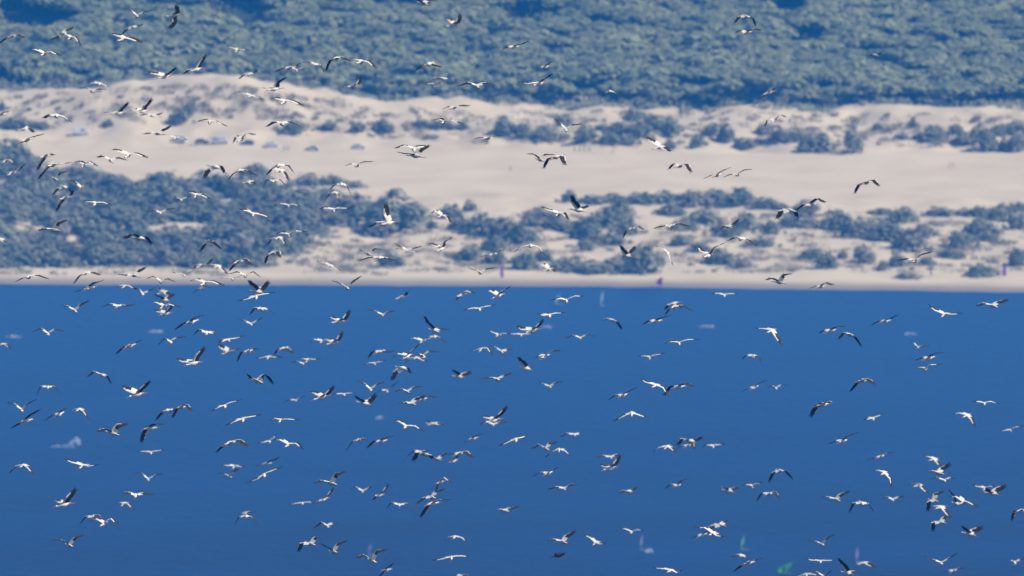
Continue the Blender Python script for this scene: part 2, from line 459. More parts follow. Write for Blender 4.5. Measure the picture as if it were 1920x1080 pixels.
DATA = """
60 -2 84 10 74 22 68 34 66 49 72
130 93 76 106 70 116 62 126 57 138 51
250 112 70 123 64 132 71 142 71 154 90
250 57 94 67 94 82 101 97 98 116 107
90 230 16 244 20 257 30 270 24 288 20
110 227 67 236 57 248 51 257 50 268 46
230 209 63 220 67 231 73 248 74 267 82
190 316 55 326 42 324 29 332 24 329 10
160 275 135 290 139 308 144 318 137 331 127
270 163 157 176 156 186 157 196 160 204 163
100 145 167 160 166 172 171 186 168 201 169
160 341 141 354 132 368 130 377 117 386 103
250 424 86 436 90 445 95 455 93 468 96
60 514 137 528 130 544 127 554 125 566 119
270 540 130 550 129 556 132 568 128 580 130
80 566 118 578 117 592 121 602 125 610 139
70 611 136 618 117 632 109 645 110 660 117
175 490 166 500 166 514 167 522 153 538 146
100 447 150 455 143 465 139 475 138 483 132
250 443 173 455 175 470 180 482 183 494 188
120 778 -2 788 4 792 6 803 1 824 4
195 837 34 844 38 848 47 858 42 863 26
240 660 112 668 112 676 116 692 117 707 131
60 777 136 790 126 804 119 815 123 829 127
165 640 166 652 163 662 161 671 158 678 142
100 811 152 822 148 830 147 840 149 849 153
270 797 158 803 157 814 160 826 157 840 155
100 857 163 877 157 893 161 914 157 933 163
60 944 93 953 88 963 88 978 84 993 78
150 1006 128 1014 126 1022 125 1027 121 1034 117
150 974 155 988 158 1010 157 1020 149 1037 139
90 1124 190 1132 178 1143 171 1155 176 1167 184
110 1376 45 1384 34 1398 30 1413 37 1417 51
60 1380 63 1388 58 1400 61 1413 56 1430 57
90 1630 106 1638 103 1645 105 1653 101 1660 105
160 1420 187 1432 180 1440 174 1447 171 1451 167
60 -12 222 -4 219 3 214 12 211 20 209
280 84 224 92 219 105 217 118 219 138 233
200 32 240 38 243 45 242 57 246 64 250
60 31 271 40 269 50 262 66 257 86 252
170 192 212 206 213 222 212 230 203 241 192
170 242 208 252 207 267 209 273 199 286 185
100 261 218 272 215 284 216 294 216 305 212
120 264 253 275 251 294 250 305 245 322 236
260 302 252 313 254 328 259 340 260 352 264
250 210 281 222 284 240 291 258 290 278 298
100 177 295 187 292 207 300 222 297 240 302
150 68 322 75 308 84 293 93 290 101 293
140 70 338 84 320 98 309 112 309 137 306
260 142 304 150 305 156 310 168 304 185 314
110 85 331 92 332 103 336 113 325 127 322
80 128 336 138 341 153 351 162 347 173 341
250 -4 300 4 302 10 302 20 300 31 312
150 11 323 16 324 22 325 33 321 47 309
110 97 368 106 357 118 350 129 353 135 366
150 104 399 110 385 121 371 132 368 136 358
250 510 186 518 186 532 191 550 191 571 201
270 369 229 381 227 393 229 408 230 427 239
100 498 240 512 231 528 231 545 230 567 240
140 436 270 442 257 452 261 463 252 480 254
130 381 336 388 322 402 313 414 313 420 327
80 427 339 436 328 450 320 465 322 484 331
200 452 347 460 345 466 341 472 345 480 346
90 498 330 508 320 522 310 545 313 555 327
230 499 329 510 318 525 320 533 325 542 341
90 492 354 500 339 512 340 525 338 538 351
90 617 358 626 349 640 345 650 349 659 367
60 829 206 840 201 852 201 865 199 882 199
260 813 226 822 224 831 229 847 227 871 234
60 887 262 898 259 915 259 928 257 946 256
270 740 280 757 274 776 280 788 276 802 275
130 741 286 757 289 778 292 790 281 806 273
80 646 312 656 309 670 310 682 305 702 304
90 1036 221 1047 229 1061 243 1072 236 1093 233
220 1210 257 1222 265 1236 276 1246 280 1258 286
110 986 290 1000 290 1012 299 1022 291 1042 291
60 1020 318 1027 301 1044 294 1055 296 1061 312
60 1255 319 1262 309 1275 311 1288 309 1298 325
140 1433 239 1439 225 1452 226 1463 217 1474 221
80 1351 335 1362 330 1383 327 1396 320 1412 319
70 1316 338 1335 329 1345 328 1355 321 1374 314
60 1603 365 1609 350 1625 342 1638 339 1650 351
260 157 377 167 379 178 382 195 380 212 387
130 69 434 82 430 100 431 110 418 127 413
230 -20 450 -10 447 0 449 6 453 13 456
130 229 448 248 440 260 447 272 446 284 460
90 276 399 288 396 301 399 313 394 330 391
80 28 530 38 525 54 519 72 518 94 525
70 138 534 148 520 160 512 175 512 190 517
60 135 550 150 546 167 540 180 531 197 526
120 218 516 232 517 250 516 260 509 274 501
90 273 524 288 519 302 528 315 524 330 530
240 217 540 225 536 235 537 245 537 257 545
90 326 364 331 373 340 375 350 371 357 369
260 350 361 359 362 367 367 380 367 400 377
270 512 387 525 382 541 386 552 384 566 389
270 598 394 608 391 626 394 640 391 662 392
270 448 394 463 396 474 402 492 404 511 411
120 374 473 382 461 392 452 404 459 415 469
270 516 441 527 438 542 441 555 434 585 437
240 502 460 508 449 522 446 531 450 538 467
60 496 499 503 480 512 474 522 473 527 485
250 592 490 606 493 618 498 628 503 642 510
165 362 506 370 497 378 498 387 496 400 485
270 323 512 333 513 345 516 355 509 365 503
240 388 500 397 497 407 499 417 506 428 516
60 430 510 438 500 447 491 460 487 475 499
90 427 516 444 511 460 517 475 511 490 522
270 410 524 425 521 436 523 448 519 457 516
250 355 529 368 525 382 531 400 529 425 540
250 609 377 617 364 627 361 634 365 636 383
160 688 428 706 418 728 418 724 400 721 382
230 805 400 815 394 828 405 838 407 846 420
110 673 469 680 472 690 476 703 467 717 468
90 739 457 750 463 763 469 778 466 792 462
270 740 467 752 469 762 473 774 471 785 475
150 806 457 815 461 827 467 835 453 850 445
90 664 492 690 485 712 483 728 487 742 490
70 898 484 910 480 925 477 935 472 945 470
100 876 503 888 507 900 511 912 506 930 502
100 618 526 632 530 650 540 662 529 678 518
165 1070 365 1074 379 1083 394 1092 390 1104 386
250 1013 389 1030 395 1047 401 1057 402 1066 414
70 1169 448 1173 436 1184 429 1198 425 1209 432
80 1225 430 1240 426 1258 424 1274 421 1297 427
270 963 475 978 465 995 461 1011 465 1024 483
220 1008 497 1018 496 1028 505 1035 507 1041 511
170 1162 461 1168 470 1173 479 1182 471 1192 462
260 1227 462 1240 465 1252 475 1257 487 1262 500
130 1455 413 1463 398 1480 394 1490 397 1493 408
60 1494 396 1505 386 1520 384 1533 374 1550 381
120 1349 430 1356 425 1364 425 1375 420 1386 411
140 1308 461 1316 472 1327 479 1343 462 1372 450
90 1362 454 1375 448 1388 447 1405 452 1421 465
120 1432 526 1443 522 1460 529 1470 516 1486 514
60 1518 542 1528 538 1540 537 1548 531 1565 535
80 1684 489 1700 487 1716 488 1728 479 1752 472
90 253 538 260 543 268 551 277 547 287 542
190 287 547 297 543 306 548 314 553 323 556
160 289 553 298 557 306 563 316 558 326 552
250 283 567 294 568 306 575 318 571 340 578
165 290 582 297 585 310 588 316 582 324 570
100 116 574 124 575 140 582 152 572 168 564
80 190 577 205 572 222 574 235 575 256 572
90 60 624 76 617 90 626 102 619 123 622
250 -10 650 -2 647 4 646 12 648 21 656
60 217 666 230 654 244 648 252 645 267 638
90 295 650 307 637 320 641 329 635 352 632
110 163 708 175 698 190 703 200 705 208 722
80 361 551 370 544 380 540 388 537 397 541
170 465 526 473 536 481 547 492 540 504 527
270 445 566 465 561 480 557 494 552 517 550
100 468 592 476 580 490 579 502 581 520 593
90 442 598 452 601 471 608 483 602 491 596
60 328 620 345 608 360 603 368 596 384 592
90 361 631 372 620 387 624 401 625 412 643
280 412 644 418 640 428 638 440 635 459 631
200 409 646 416 653 427 661 438 658 450 654
70 445 680 452 663 466 658 475 655 488 656
165 330 673 345 679 362 681 371 667 384 651
260 478 673 492 671 503 670 515 670 530 671
60 515 666 521 656 532 653 539 655 552 663
90 543 681 556 679 568 682 578 677 590 673
250 560 673 570 673 577 676 585 674 605 674
120 463 702 471 711 481 714 498 704 517 728
170 619 593 626 598 634 603 646 598 656 581
250 580 644 590 637 604 640 614 637 622 636
170 607 639 616 638 623 643 634 637 642 622
170 739 561 746 560 752 557 759 556 763 548
90 686 581 702 585 718 591 730 586 742 584
150 857 564 857 556 865 553 877 546 892 552
150 912 546 921 546 933 555 941 548 962 535
270 868 584 882 579 899 580 912 575 931 573
120 795 593 802 607 813 620 823 618 847 619
250 916 619 925 624 934 629 945 626 958 627
250 763 637 776 634 792 640 803 636 815 634
90 795 640 803 634 815 631 825 635 839 645
60 690 673 700 660 712 659 722 660 738 660
270 680 685 692 681 703 682 714 679 724 676
140 735 672 748 664 763 668 771 660 790 643
90 782 663 787 667 794 668 803 660 826 661
250 758 682 768 674 780 671 790 675 804 680
130 733 715 740 700 752 690 762 690 769 702
250 883 658 893 657 903 655 915 653 924 669
100 914 647 925 651 940 659 950 657 960 655
170 848 694 853 698 859 706 870 702 884 697
100 896 711 918 710 932 711 946 706 960 700
270 1034 565 1048 561 1062 564 1078 556 1098 557
270 1008 590 1018 592 1030 592 1042 588 1065 588
165 966 612 978 618 997 620 1007 613 1019 599
270 950 626 964 627 977 628 990 627 1002 625
90 1059 636 1074 630 1088 634 1103 628 1117 633
120 1130 602 1137 599 1147 600 1157 606 1166 620
60 1206 610 1218 602 1230 602 1243 596 1262 592
200 1246 582 1252 573 1262 569 1270 573 1278 579
80 1248 592 1254 583 1263 576 1280 575 1301 585
70 1004 672 1012 667 1022 668 1040 658 1055 657
165 969 667 975 676 985 691 993 689 1002 691
270 1196 669 1208 668 1218 671 1230 666 1248 663
270 1247 645 1258 642 1273 644 1290 638 1312 638
270 1333 552 1343 550 1358 554 1370 551 1385 552
240 1414 617 1432 617 1446 620 1455 631 1466 650
90 1392 673 1402 667 1414 668 1424 671 1431 694
60 1537 626 1546 620 1557 620 1570 614 1588 613
110 1571 638 1580 626 1592 627 1605 636 1615 652
60 1634 611 1646 604 1660 602 1668 599 1688 590
250 1740 573 1755 583 1770 590 1785 590 1806 589
120 1828 575 1842 570 1860 573 1872 568 1892 562
90 1706 636 1713 644 1721 652 1731 650 1745 650
60 1716 678 1728 672 1742 671 1752 664 1774 662
270 1716 692 1725 690 1735 692 1745 685 1770 684
90 68 742 76 726 90 726 104 727 114 740
90 13 756 26 759 41 769 53 758 71 749
60 20 805 34 797 50 788 60 778 77 769
70 83 791 97 780 112 776 119 769 127 766
250 133 770 140 769 148 768 158 772 168 790
165 228 724 240 732 256 740 265 730 284 713
130 182 811 194 806 210 812 221 799 240 795
50 266 832 270 816 281 803 293 796 310 797
270 256 848 270 847 283 849 295 846 310 843
250 118 861 137 868 155 874 168 875 188 872
250 16 890 30 875 43 873 53 877 65 893
60 292 790 303 777 314 769 323 772 333 766
60 323 786 330 773 341 763 350 760 362 772
270 395 773 410 765 421 762 432 756 457 750
270 422 800 440 791 455 787 470 782 492 779
260 505 790 516 786 526 789 541 787 565 789
90 530 756 543 751 555 751 565 746 573 743
170 583 735 592 738 601 745 612 740 628 722
270 625 740 634 739 645 740 655 738 664 737
60 405 851 418 838 432 830 448 827 468 837
270 482 832 495 830 505 828 512 822 519 816
250 512 827 526 825 540 834 557 832 568 845
60 480 875 488 873 500 869 513 864 525 858
250 413 872 425 873 440 875 450 875 460 877
90 667 713 680 719 695 730 707 722 722 717
90 708 735 716 732 726 733 735 725 748 716
100 740 736 750 731 763 734 778 727 795 726
165 665 743 672 749 681 756 692 753 706 738
120 745 756 758 757 770 756 780 749 798 742
70 778 752 786 750 793 748 803 743 822 746
260 738 792 748 791 760 800 780 800 795 811
190 801 790 804 795 813 795 824 797 833 796
165 905 781 913 784 924 788 937 778 951 762
90 898 797 910 791 925 796 938 793 952 792
80 649 847 660 830 672 825 682 824 690 826
60 688 842 702 829 715 827 726 821 741 818
60 870 830 880 825 887 822 895 817 905 814
70 763 858 776 846 788 848 797 847 806 846
130 772 866 782 850 797 852 805 855 810 862
120 806 855 812 860 819 861 828 856 838 850
60 838 853 850 852 862 850 873 848 890 860
150 840 870 846 863 850 864 856 857 862 850
270 935 838 950 831 967 825 977 821 990 817
100 1006 712 1015 720 1030 725 1042 719 1056 716
70 1141 752 1152 743 1168 741 1178 735 1198 726
250 1200 711 1213 718 1228 723 1245 728 1253 745
60 1246 744 1256 728 1273 725 1286 720 1303 726
270 1150 792 1167 782 1184 776 1199 779 1215 785
100 1050 820 1062 814 1076 815 1087 814 1096 819
110 996 842 1010 835 1023 841 1030 833 1047 829
270 1022 860 1036 847 1048 844 1060 846 1072 858
100 1118 857 1130 856 1144 857 1160 853 1168 855
170 1126 872 1135 876 1143 878 1153 870 1163 853
250 1222 850 1236 840 1250 838 1260 842 1267 850
130 1268 836 1278 824 1292 827 1302 826 1320 820
70 1266 845 1276 838 1290 835 1298 832 1303 845
270 1318 839 1326 835 1337 837 1350 834 1358 835
70 1388 738 1400 730 1415 726 1428 717 1440 714
90 1438 727 1447 725 1455 728 1465 723 1476 723
50 1520 785 1530 767 1544 758 1553 755 1560 757
70 1554 835 1566 828 1580 827 1592 818 1612 811
60 1594 737 1605 723 1618 713 1627 712 1643 722
270 1620 789 1628 786 1637 785 1645 781 1657 777
270 1825 755 1833 754 1845 757 1858 754 1877 760
240 1783 778 1800 775 1812 779 1822 787 1829 804
270 1875 808 1882 808 1895 807 1905 801 1918 800
70 1622 865 1638 860 1651 856 1663 851 1678 849
230 1732 856 1742 857 1750 861 1758 868 1765 877
130 1738 886 1748 885 1758 886 1766 880 1785 868
170 97 942 106 940 119 946 128 934 144 914
90 253 888 265 889 278 899 292 892 307 889
90 228 926 239 925 254 929 268 927 290 928
250 216 947 226 943 232 945 241 945 254 960
90 148 985 160 971 175 969 185 968 196 978
250 168 980 182 974 194 982 210 973 222 987
110 97 1014 115 1014 129 1022 143 1008 158 1003
100 404 888 415 888 431 893 438 885 446 880
270 460 909 483 899 495 891 509 884 531 876
120 587 907 602 903 620 906 631 890 649 885
270 540 947 553 945 567 944 580 942 590 944
150 586 947 596 942 606 936 616 928 626 914
90 439 987 448 971 462 968 474 973 487 989
80 448 967 455 963 462 962 470 961 479 961
100 587 992 602 981 613 986 623 982 631 981
120 558 1037 564 1021 581 1019 592 1009 608 1013
110 600 1020 611 1026 624 1034 633 1022 653 1014
90 655 914 663 913 680 921 694 915 700 911
150 698 940 704 932 711 928 720 921 729 907
90 724 955 733 944 749 947 764 946 773 960
110 780 946 793 936 809 932 816 924 836 917
140 817 923 819 911 825 904 834 896 848 907
60 788 973 801 954 811 944 827 939 848 938
120 930 958 937 957 945 957 959 954 974 950
260 834 1015 842 1008 852 1007 867 1009 877 1020
270 809 1053 829 1049 846 1046 866 1043 882 1045
110 667 1048 681 1042 697 1051 707 1035 729 1031
60 712 1082 718 1076 725 1068 731 1063 740 1056
90 848 1084 859 1079 866 1081 873 1079 885 1084
70 997 896 1011 888 1028 887 1038 881 1048 877
90 1025 919 1040 915 1059 916 1071 910 1083 910
120 1160 926 1168 921 1176 922 1184 920 1196 914
70 1248 918 1256 910 1270 910 1281 901 1289 899
120 1026 1014 1038 1013 1053 1015 1063 1006 1080 996
250 1092 1002 1107 1008 1116 1018 1125 1020 1137 1020
260 1162 993 1171 992 1184 998 1197 994 1207 996
185 1041 1047 1044 1038 1047 1042 1051 1042 1058 1037
250 1222 1066 1240 1067 1256 1070 1271 1075 1281 1068
160 1350 917 1358 915 1364 920 1373 918 1385 914
270 1393 911 1400 909 1411 912 1420 907 1430 906
110 1440 906 1448 889 1461 882 1475 887 1487 901
70 1419 942 1428 926 1441 926 1453 923 1464 938
120 1539 931 1548 933 1566 936 1578 928 1593 921
100 1591 963 1599 946 1615 943 1630 947 1639 962
60 1296 1011 1307 1005 1317 1003 1328 997 1338 990
130 1322 994 1335 988 1350 984 1357 980 1365 977
250 1302 991 1322 990 1335 1000 1345 1005 1360 1008
90 1369 1046 1379 1042 1389 1041 1397 1044 1402 1048
60 1376 1074 1389 1063 1404 1055 1414 1052 1437 1046
100 1513 1015 1527 1016 1541 1021 1552 1009 1566 1003
270 1507 1048 1521 1051 1538 1053 1552 1052 1568 1051
130 1570 1047 1580 1059 1588 1074 1605 1073 1619 1075
200 1600 1060 1609 1057 1619 1056 1629 1059 1641 1065
90 1515 1068 1529 1073 1544 1081 1552 1076 1560 1070
270 1488 1084 1502 1079 1512 1078 1524 1077 1538 1080
250 1638 884 1648 883 1657 887 1670 899 1672 918
230 1701 910 1712 907 1721 910 1732 918 1742 928
90 1655 935 1662 933 1674 937 1685 933 1695 932
90 1740 900 1755 897 1771 901 1782 897 1792 899
250 1823 909 1835 913 1847 916 1858 912 1866 915
140 1847 915 1852 922 1858 925 1870 918 1887 910
120 1738 961 1740 944 1749 938 1753 928 1773 921
230 1743 954 1753 950 1763 951 1773 960 1784 975
130 1748 998 1749 982 1762 979 1771 971 1775 969
110 1777 918 1787 929 1791 944 1802 946 1812 944
230 1778 933 1794 932 1807 942 1817 942 1837 954
60 1897 979 1903 961 1915 957 1925 955 1940 965
165 1802 987 1810 994 1816 1001 1825 996 1845 987
90 1731 1043 1748 1051 1765 1056 1783 1047 1797 1037
70 1769 1074 1778 1071 1788 1070 1798 1066 1808 1066
90 1890 1051 1895 1053 1903 1055 1913 1050 1925 1047
"""

# ------------------------------------------------------------------ the flock of white storks
white = mat("stork_white_plumage", (0.80, 0.79, 0.75), 0.7, 0.2)
noisy(white, (0.48, 0.425, 0.34), (0.66, 0.615, 0.54), 9)
black = mat("stork_black_feathers", (0.018, 0.017, 0.017), 0.85, 0.08)
noisy(black, (0.016, 0.014, 0.013), (0.042, 0.034, 0.028), 14)
red = mat("stork_red_bill_and_legs", (0.32, 0.07, 0.04), 0.5, 0.4)
BIRD_MATS = [white, black, red]

def stork_geometry(psi, pts, dark=False):
    """pts: image-plane outline points (left tip, left wrist, body, right wrist, right tip) measured from the
    photograph, turned into a wing skeleton of true length: what is missing in the plane goes into depth."""
    P = [np.array(p, float) for p in pts]
    lenL = np.linalg.norm(P[1] - P[2]) + np.linalg.norm(P[0] - P[1])
    lenR = np.linalg.norm(P[3] - P[2]) + np.linalg.norm(P[4] - P[3])
    s = min(38.0, max(27.0, max(lenL, lenR) * 0.97))
    if 138 <= psi <= 178 and P[4][1] < P[0][1] - 6: psi = 382 - psi      # near wing raised, its shaded underside towards the viewer
    elif 40 <= psi <= 140: psi = 90 + (psi - 90) * 1.45
    a = R(psi)
    away = math.sin(a) >= 0
    pitch = (0.15 if away else -0.20) + random.uniform(-.08, .08)
    h = np.array([math.cos(a) * math.cos(pitch), math.sin(pitch), math.sin(a) * math.cos(pitch)])
    sgnR = -math.cos(a) * (1 if away else -1)
    sgnR = (1 if sgnR >= 0 else -1) if abs(sgnR) > .1 else random.choice((-1, 1))
    V, Fc, M = [], [], []
    def seg(v2, L, sg):
        v = np.array([v2[0], -v2[1]]) / s
        l = np.linalg.norm(v)
        if l > L * 1.12: v *= L * 1.12 / l; l = L * 1.12
        return np.array([v[0], v[1], sg * .85 * math.sqrt(max(0, L * L - l * l))])
    sides = []
    for side, (w, t_) in ((-1, (1, 0)), (1, (3, 4))):
        sg = sgnR * side
        sh = np.array([0, .045, 0.0])
        tp = (P[t_] - P[w])
        wr = sh + seg(P[w] - P[2], .47, sg)
        ti = wr + seg(tp, .56, sg)
        sides.append((side, sh, wr, ti))
    for side, sh, wr, ti in sides:
        fw = 0.09 * h                                           # wrist carried a little forward
        st = [sh, sh * .45 + wr * .55 + fw * .8 + np.array([0, .02, 0]), wr + fw, wr * .55 + ti * .45 + fw * .5, wr * .2 + ti * .8]
        chords = [.38, .40, .38, .33, .23]
        rows = []
        for i, c in enumerate(chords):
            d = (st[min(i + 1, 4)] - st[max(i - 1, 0)]); d /= np.linalg.norm(d) + 1e-9
            hc = h - d * np.dot(h, d); n_ = np.linalg.norm(hc)
            if n_ < .25:
                up = np.array([0, 1, 0]); hc = hc + .35 * (up - d * d[1]); n_ = np.linalg.norm(hc)
            hc /= n_
            nn = np.cross(hc, d); nn /= np.linalg.norm(nn)
            if nn[1] < 0: nn = -nn
            th = .030 if i < 3 else .016
            le = st[i] + hc * c * .22
            row = [le, st[i] + nn * th + hc * c * .03, st[i] - hc * c * .13 + nn * th * .7, st[i] - hc * c * .78 - nn * .01, st[i] - hc * c * .13 - nn * th * .5, st[i] + hc * c * .03 - nn * th]
            rows.append([len(V) + k for k in range(6)]); V.extend(row)
        for i in range(4):
            for k in range(6):
                Fc.append((rows[i][k], rows[i][(k + 1) % 6], rows[i + 1][(k + 1) % 6], rows[i + 1][k]))
                m_ = 1
                if i < 2 and k in (0, 1, 5, 4): m_ = 0
                if i == 2 and k in (0, 5): m_ = 0
                if i == 0 and k in (2,): m_ = 0
                M.append(1 if dark else m_)
        Fc.append(tuple(rows[4])); M.append(1)
        d = ti - st[4]
        hc = h - d * np.dot(h, d) / (np.dot(d, d) + 1e-9); hc /= np.linalg.norm(hc) + 1e-9
        for k in range(5):                                      # separate primaries at the wing tip
            q = k / 4.0
            root = st[4] + hc * .22 * (.2 - .85 * q)
            tip = root + d * (1.08 - .34 * q) * (1.0) + hc * (.03 - .13 * q)
            w_ = hc * .024
            b0 = len(V)
            V.extend([root + w_, root - w_, tip - w_ * .4, tip + w_ * .4])
            Fc.append((b0, b0 + 1, b0 + 2, b0 + 3)); M.append(1)
    # body, neck, bill, tail and legs as one lathed form along the heading
    side_v = np.cross(h, np.array([0, 1, 0])); side_v /= np.linalg.norm(side_v); upv = np.cross(side_v, h)
    ST = [(.66, .004, .004, -.02, 2), (.47, .016, .018, -.005, 2), (.45, .034, .036, 0, 0), (.38, .042, .044, .005, 0), (.31, .027, .03, -.01, 0), (.2, .04, .045, -.01, 0),
          (.1, .082, .09, -.01, 0), (-.02, .105, .11, -.015, 0), (-.16, .09, .09, -.01, 0), (-.28, .05, .045, 0, 0), (-.34, .06, .022, .005, 0), (-.44, .075, .008, .005, 0)]
    prev = None
    for (x, ry, rz, oz, mi_) in ST:
        ring = []
        for q in range(8):
            an = q * math.pi / 4
            ring.append(len(V)); V.append(h * x + side_v * ry * math.cos(an) + upv * (rz * math.sin(an) + oz))
        if prev:
            for q in range(8):
                Fc.append((prev[q], prev[(q + 1) % 8], ring[(q + 1) % 8], ring[q])); M.append(1 if dark else pm)
        prev, pm = ring, mi_
    Fc.append(tuple(prev)); M.append(1 if dark else 0)
    for sd in (-1, 1):                                          # trailing legs
        b0 = len(V)
        for (x, r_) in ((-.2, .014), (-.46, .012), (-.68, .009)):
            for q in range(4):
                an = q * math.pi / 2
                V.append(h * x + side_v * (.025 * sd + r_ * math.cos(an)) + upv * (r_ * math.sin(an) - .05))
        for lv in range(2):
            for q in range(4):
                Fc.append((b0 + lv * 4 + q, b0 + lv * 4 + (q + 1) % 4, b0 + lv * 4 + 4 + (q + 1) % 4, b0 + lv * 4 + 4 + q)); M.append(2)
    D = F / s
    origin = EYE + ray(*pts[2]) * D
    Vw = [RIGHT * float(v[0]) + UP * float(v[1]) + FWD * float(v[2]) for v in V]
    return origin, Vw, Fc, M, s, max(lenL, lenR)

def back_of(px, py):
    fl = float(np.interp(px, [0, 230, 480, 640, 900, 1280, 1920], [162, 140, 135, 178, 200, 200, 200]))
    if py < fl: return "the pine forest"
    if py < 250: return "the back dune"
    if py < 300 or (py < 345 and px > 180): return "the open sand"
    if py < shore_row(px) - 25: return "the front dune"
    if py < shore_row(px) + 18: return "the shoreline"
    return "the open sea"

birds = []
for line in DATA.strip().split("\n"):
    n = list(map(float, line.split()))
    birds.append((n[0], [(n[1 + 2 * i], n[2 + 2 * i]) for i in range(5)]))
def size_of(b):
    p = b[1]
    return math.hypot(p[4][0] - p[0][0], p[4][1] - p[0][1]) + .5 * (abs(p[2][1] - p[0][1]) + abs(p[2][1] - p[4][1])) - (1000 if not (0 < p[2][0] < 1920 and 0 < p[2][1] < 1080) else 0)
order = sorted(range(len(birds)), key=lambda i: -size_of(birds[i]))
single = set(order[:300])
rest_v, rest_f, rest_m = [], [], []
for i, (psi, pts) in enumerate(birds):
    p = pts
    dark = (p[2] == (1047.0, 1042.0))
    if dark: single.add(i)
    origin, Vw, Fc, M, s, ln = stork_geometry(psi, pts, dark)
    if i not in single:
        b0 = len(rest_v)
        rest_v.extend([v + origin for v in Vw]); rest_f.extend([tuple(b0 + k for k in f) for f in Fc]); rest_m.extend(M)
        continue
    o = link("stork" if not dark else "black_bird", mesh("stork", Vw, Fc, M, smooth=False), BIRD_MATS)
    o.location = origin
    lift_l, lift_r = p[2][1] - p[0][1], p[2][1] - p[4][1]
    span = math.hypot(p[4][0] - p[0][0], p[4][1] - p[0][1])
    if lift_l > 7 and lift_r > 7: pose = "wings raised in a V"
    elif lift_l < -7 and lift_r < -7: pose = "wings arched down"
    elif lift_r - lift_l > 26: pose = "steeply banked right tip high"
    elif lift_r - lift_l > 11: pose = "tilted right tip high"
    elif lift_l - lift_r > 11: pose = "tilted left tip high"
    elif span < 34: pose = "wings foreshortened"
    else: pose = "wings held level"
    cx, cy = p[2]
    lbl = f"{'small all-black bird' if dark else 'white stork'}, {pose}, over {back_of(cx, cy)}, {pct(cx,1920)}% across, {pct(cy,1080)}% down"
    if lbl in used:
        lbl = lbl.replace("white stork", "white stork beside another")
    k = 0
    while lbl in used:
        k += 1
        lbl = lbl.replace("beside another", ("overlapping another", "between others")[k - 1])
    used.add(lbl)
    tag(o, lbl, "bird", "white storks of the soaring flock" if not dark else None)
ro = link("stork_flock", mesh("stork_flock", rest_v, rest_f, rest_m), BIRD_MATS)
tag(ro, "smallest white storks scattered through the flock, seen foreshortened", "birds", kind='stuff')

# ------------------------------------------------------------------ vehicles, people and sails on the beach
def box(V, Fc, x0, x1, y0, y1, z0, z1, tx=0.0, ty=0.0):
    b = len(V)
    V += [(x0, y0, z0), (x1, y0, z0), (x1, y1, z0), (x0, y1, z0), (x0 + tx, y0 + ty, z1), (x1 - tx, y0 + ty, z1), (x1 - tx, y1 - ty, z1), (x0 + tx, y1 - ty, z1)]
    Fc += [(b, b + 3, b + 2, b + 1), (b + 4, b + 5, b + 6, b + 7), (b, b + 1, b + 5, b + 4), (b + 1, b + 2, b + 6, b + 5), (b + 2, b + 3, b + 7, b + 6), (b + 3, b, b + 4, b + 7)]
def prism(outline, w, name, m, parent, bevel=.05):
    n = len(outline)
    V = [(x, -w / 2, z) for x, z in outline] + [(x, w / 2, z) for x, z in outline]
    Fc = [tuple(range(n)), tuple(range(2 * n - 1, n - 1, -1))] + [((k + 1) % n, k, n + k, n + (k + 1) % n) for k in range(n)]
    o = link(name, mesh(name, V, Fc), [m], parent)
    bv = o.modifiers.new("edge", 'BEVEL'); bv.width = bevel; bv.segments = 2; bv.limit_method = 'ANGLE'
    return o
def disc(cx, cy, cz, r, w, name, m, parent, r2=0.0):
    V, Fc = [], []
    for yy_ in (-w / 2, w / 2):
        for q in range(16):
            V.append((r * math.cos(q * math.pi / 8), yy_, r * math.sin(q * math.pi / 8)))
    Fc = [tuple(range(15, -1, -1)), tuple(range(16, 32))] + [(q, (q + 1) % 16, 16 + (q + 1) % 16, 16 + q) for q in range(16)]
    o = link(name, mesh(name, V, Fc), [m], parent); o.location = (cx, cy, cz)
    return o
glass = mat("dark_window_glass", (0.03, 0.04, 0.05), 0.12, 0.6)
rubber = mat("tyre_rubber", (0.025, 0.025, 0.026), 0.85)
metal = mat("wheel_metal", (0.5, 0.5, 0.52), 0.35); metal.node_tree.nodes['Principled BSDF'].inputs['Metallic'].default_value = .8
lamp_glass = mat("clear_lamp_glass", (0.75, 0.76, 0.78), 0.15, 0.6)
lamp_red = mat("red_lamp_glass", (0.4, 0.02, 0.02), 0.2, 0.6)
def paint(name, c):
    m = mat(name, c, 0.32, 0.5)
    noisy(m, tuple(v * .9 for v in c), c, 1.5)
    return m
CAR = [(-2.1, .35), (-2.15, .75), (-2.0, .95), (-1.75, 1.0), (-1.2, 1.42), (.35, 1.46), (1.05, 1.0), (1.95, .86), (2.15, .65), (2.12, .35)]
CARGLASS = [(-1.45, 1.02), (-1.12, 1.36), (.3, 1.39), (.9, 1.02)]
VAN = [(-2.4, .4), (-2.45, .9), (-2.42, 2.0), (-2.3, 2.12), (1.1, 2.12), (1.75, 1.3), (2.4, 1.1), (2.5, .7), (2.45, .4)]
VANGLASS = [(-.1, 1.35), (-.1, 1.88), (1.05, 1.88), (1.5, 1.35)]
MOTORHOME = [(-3.0, .45), (-3.05, 2.65), (-2.9, 2.8), (1.9, 2.85), (2.1, 2.6), (1.9, 2.1), (2.2, 1.35), (2.85, 1.1), (2.95, .7), (2.9, .45)]
MHGLASS = [(-2.3, 1.5), (-2.3, 2.1), (-.4, 2.1), (-.4, 1.5)]
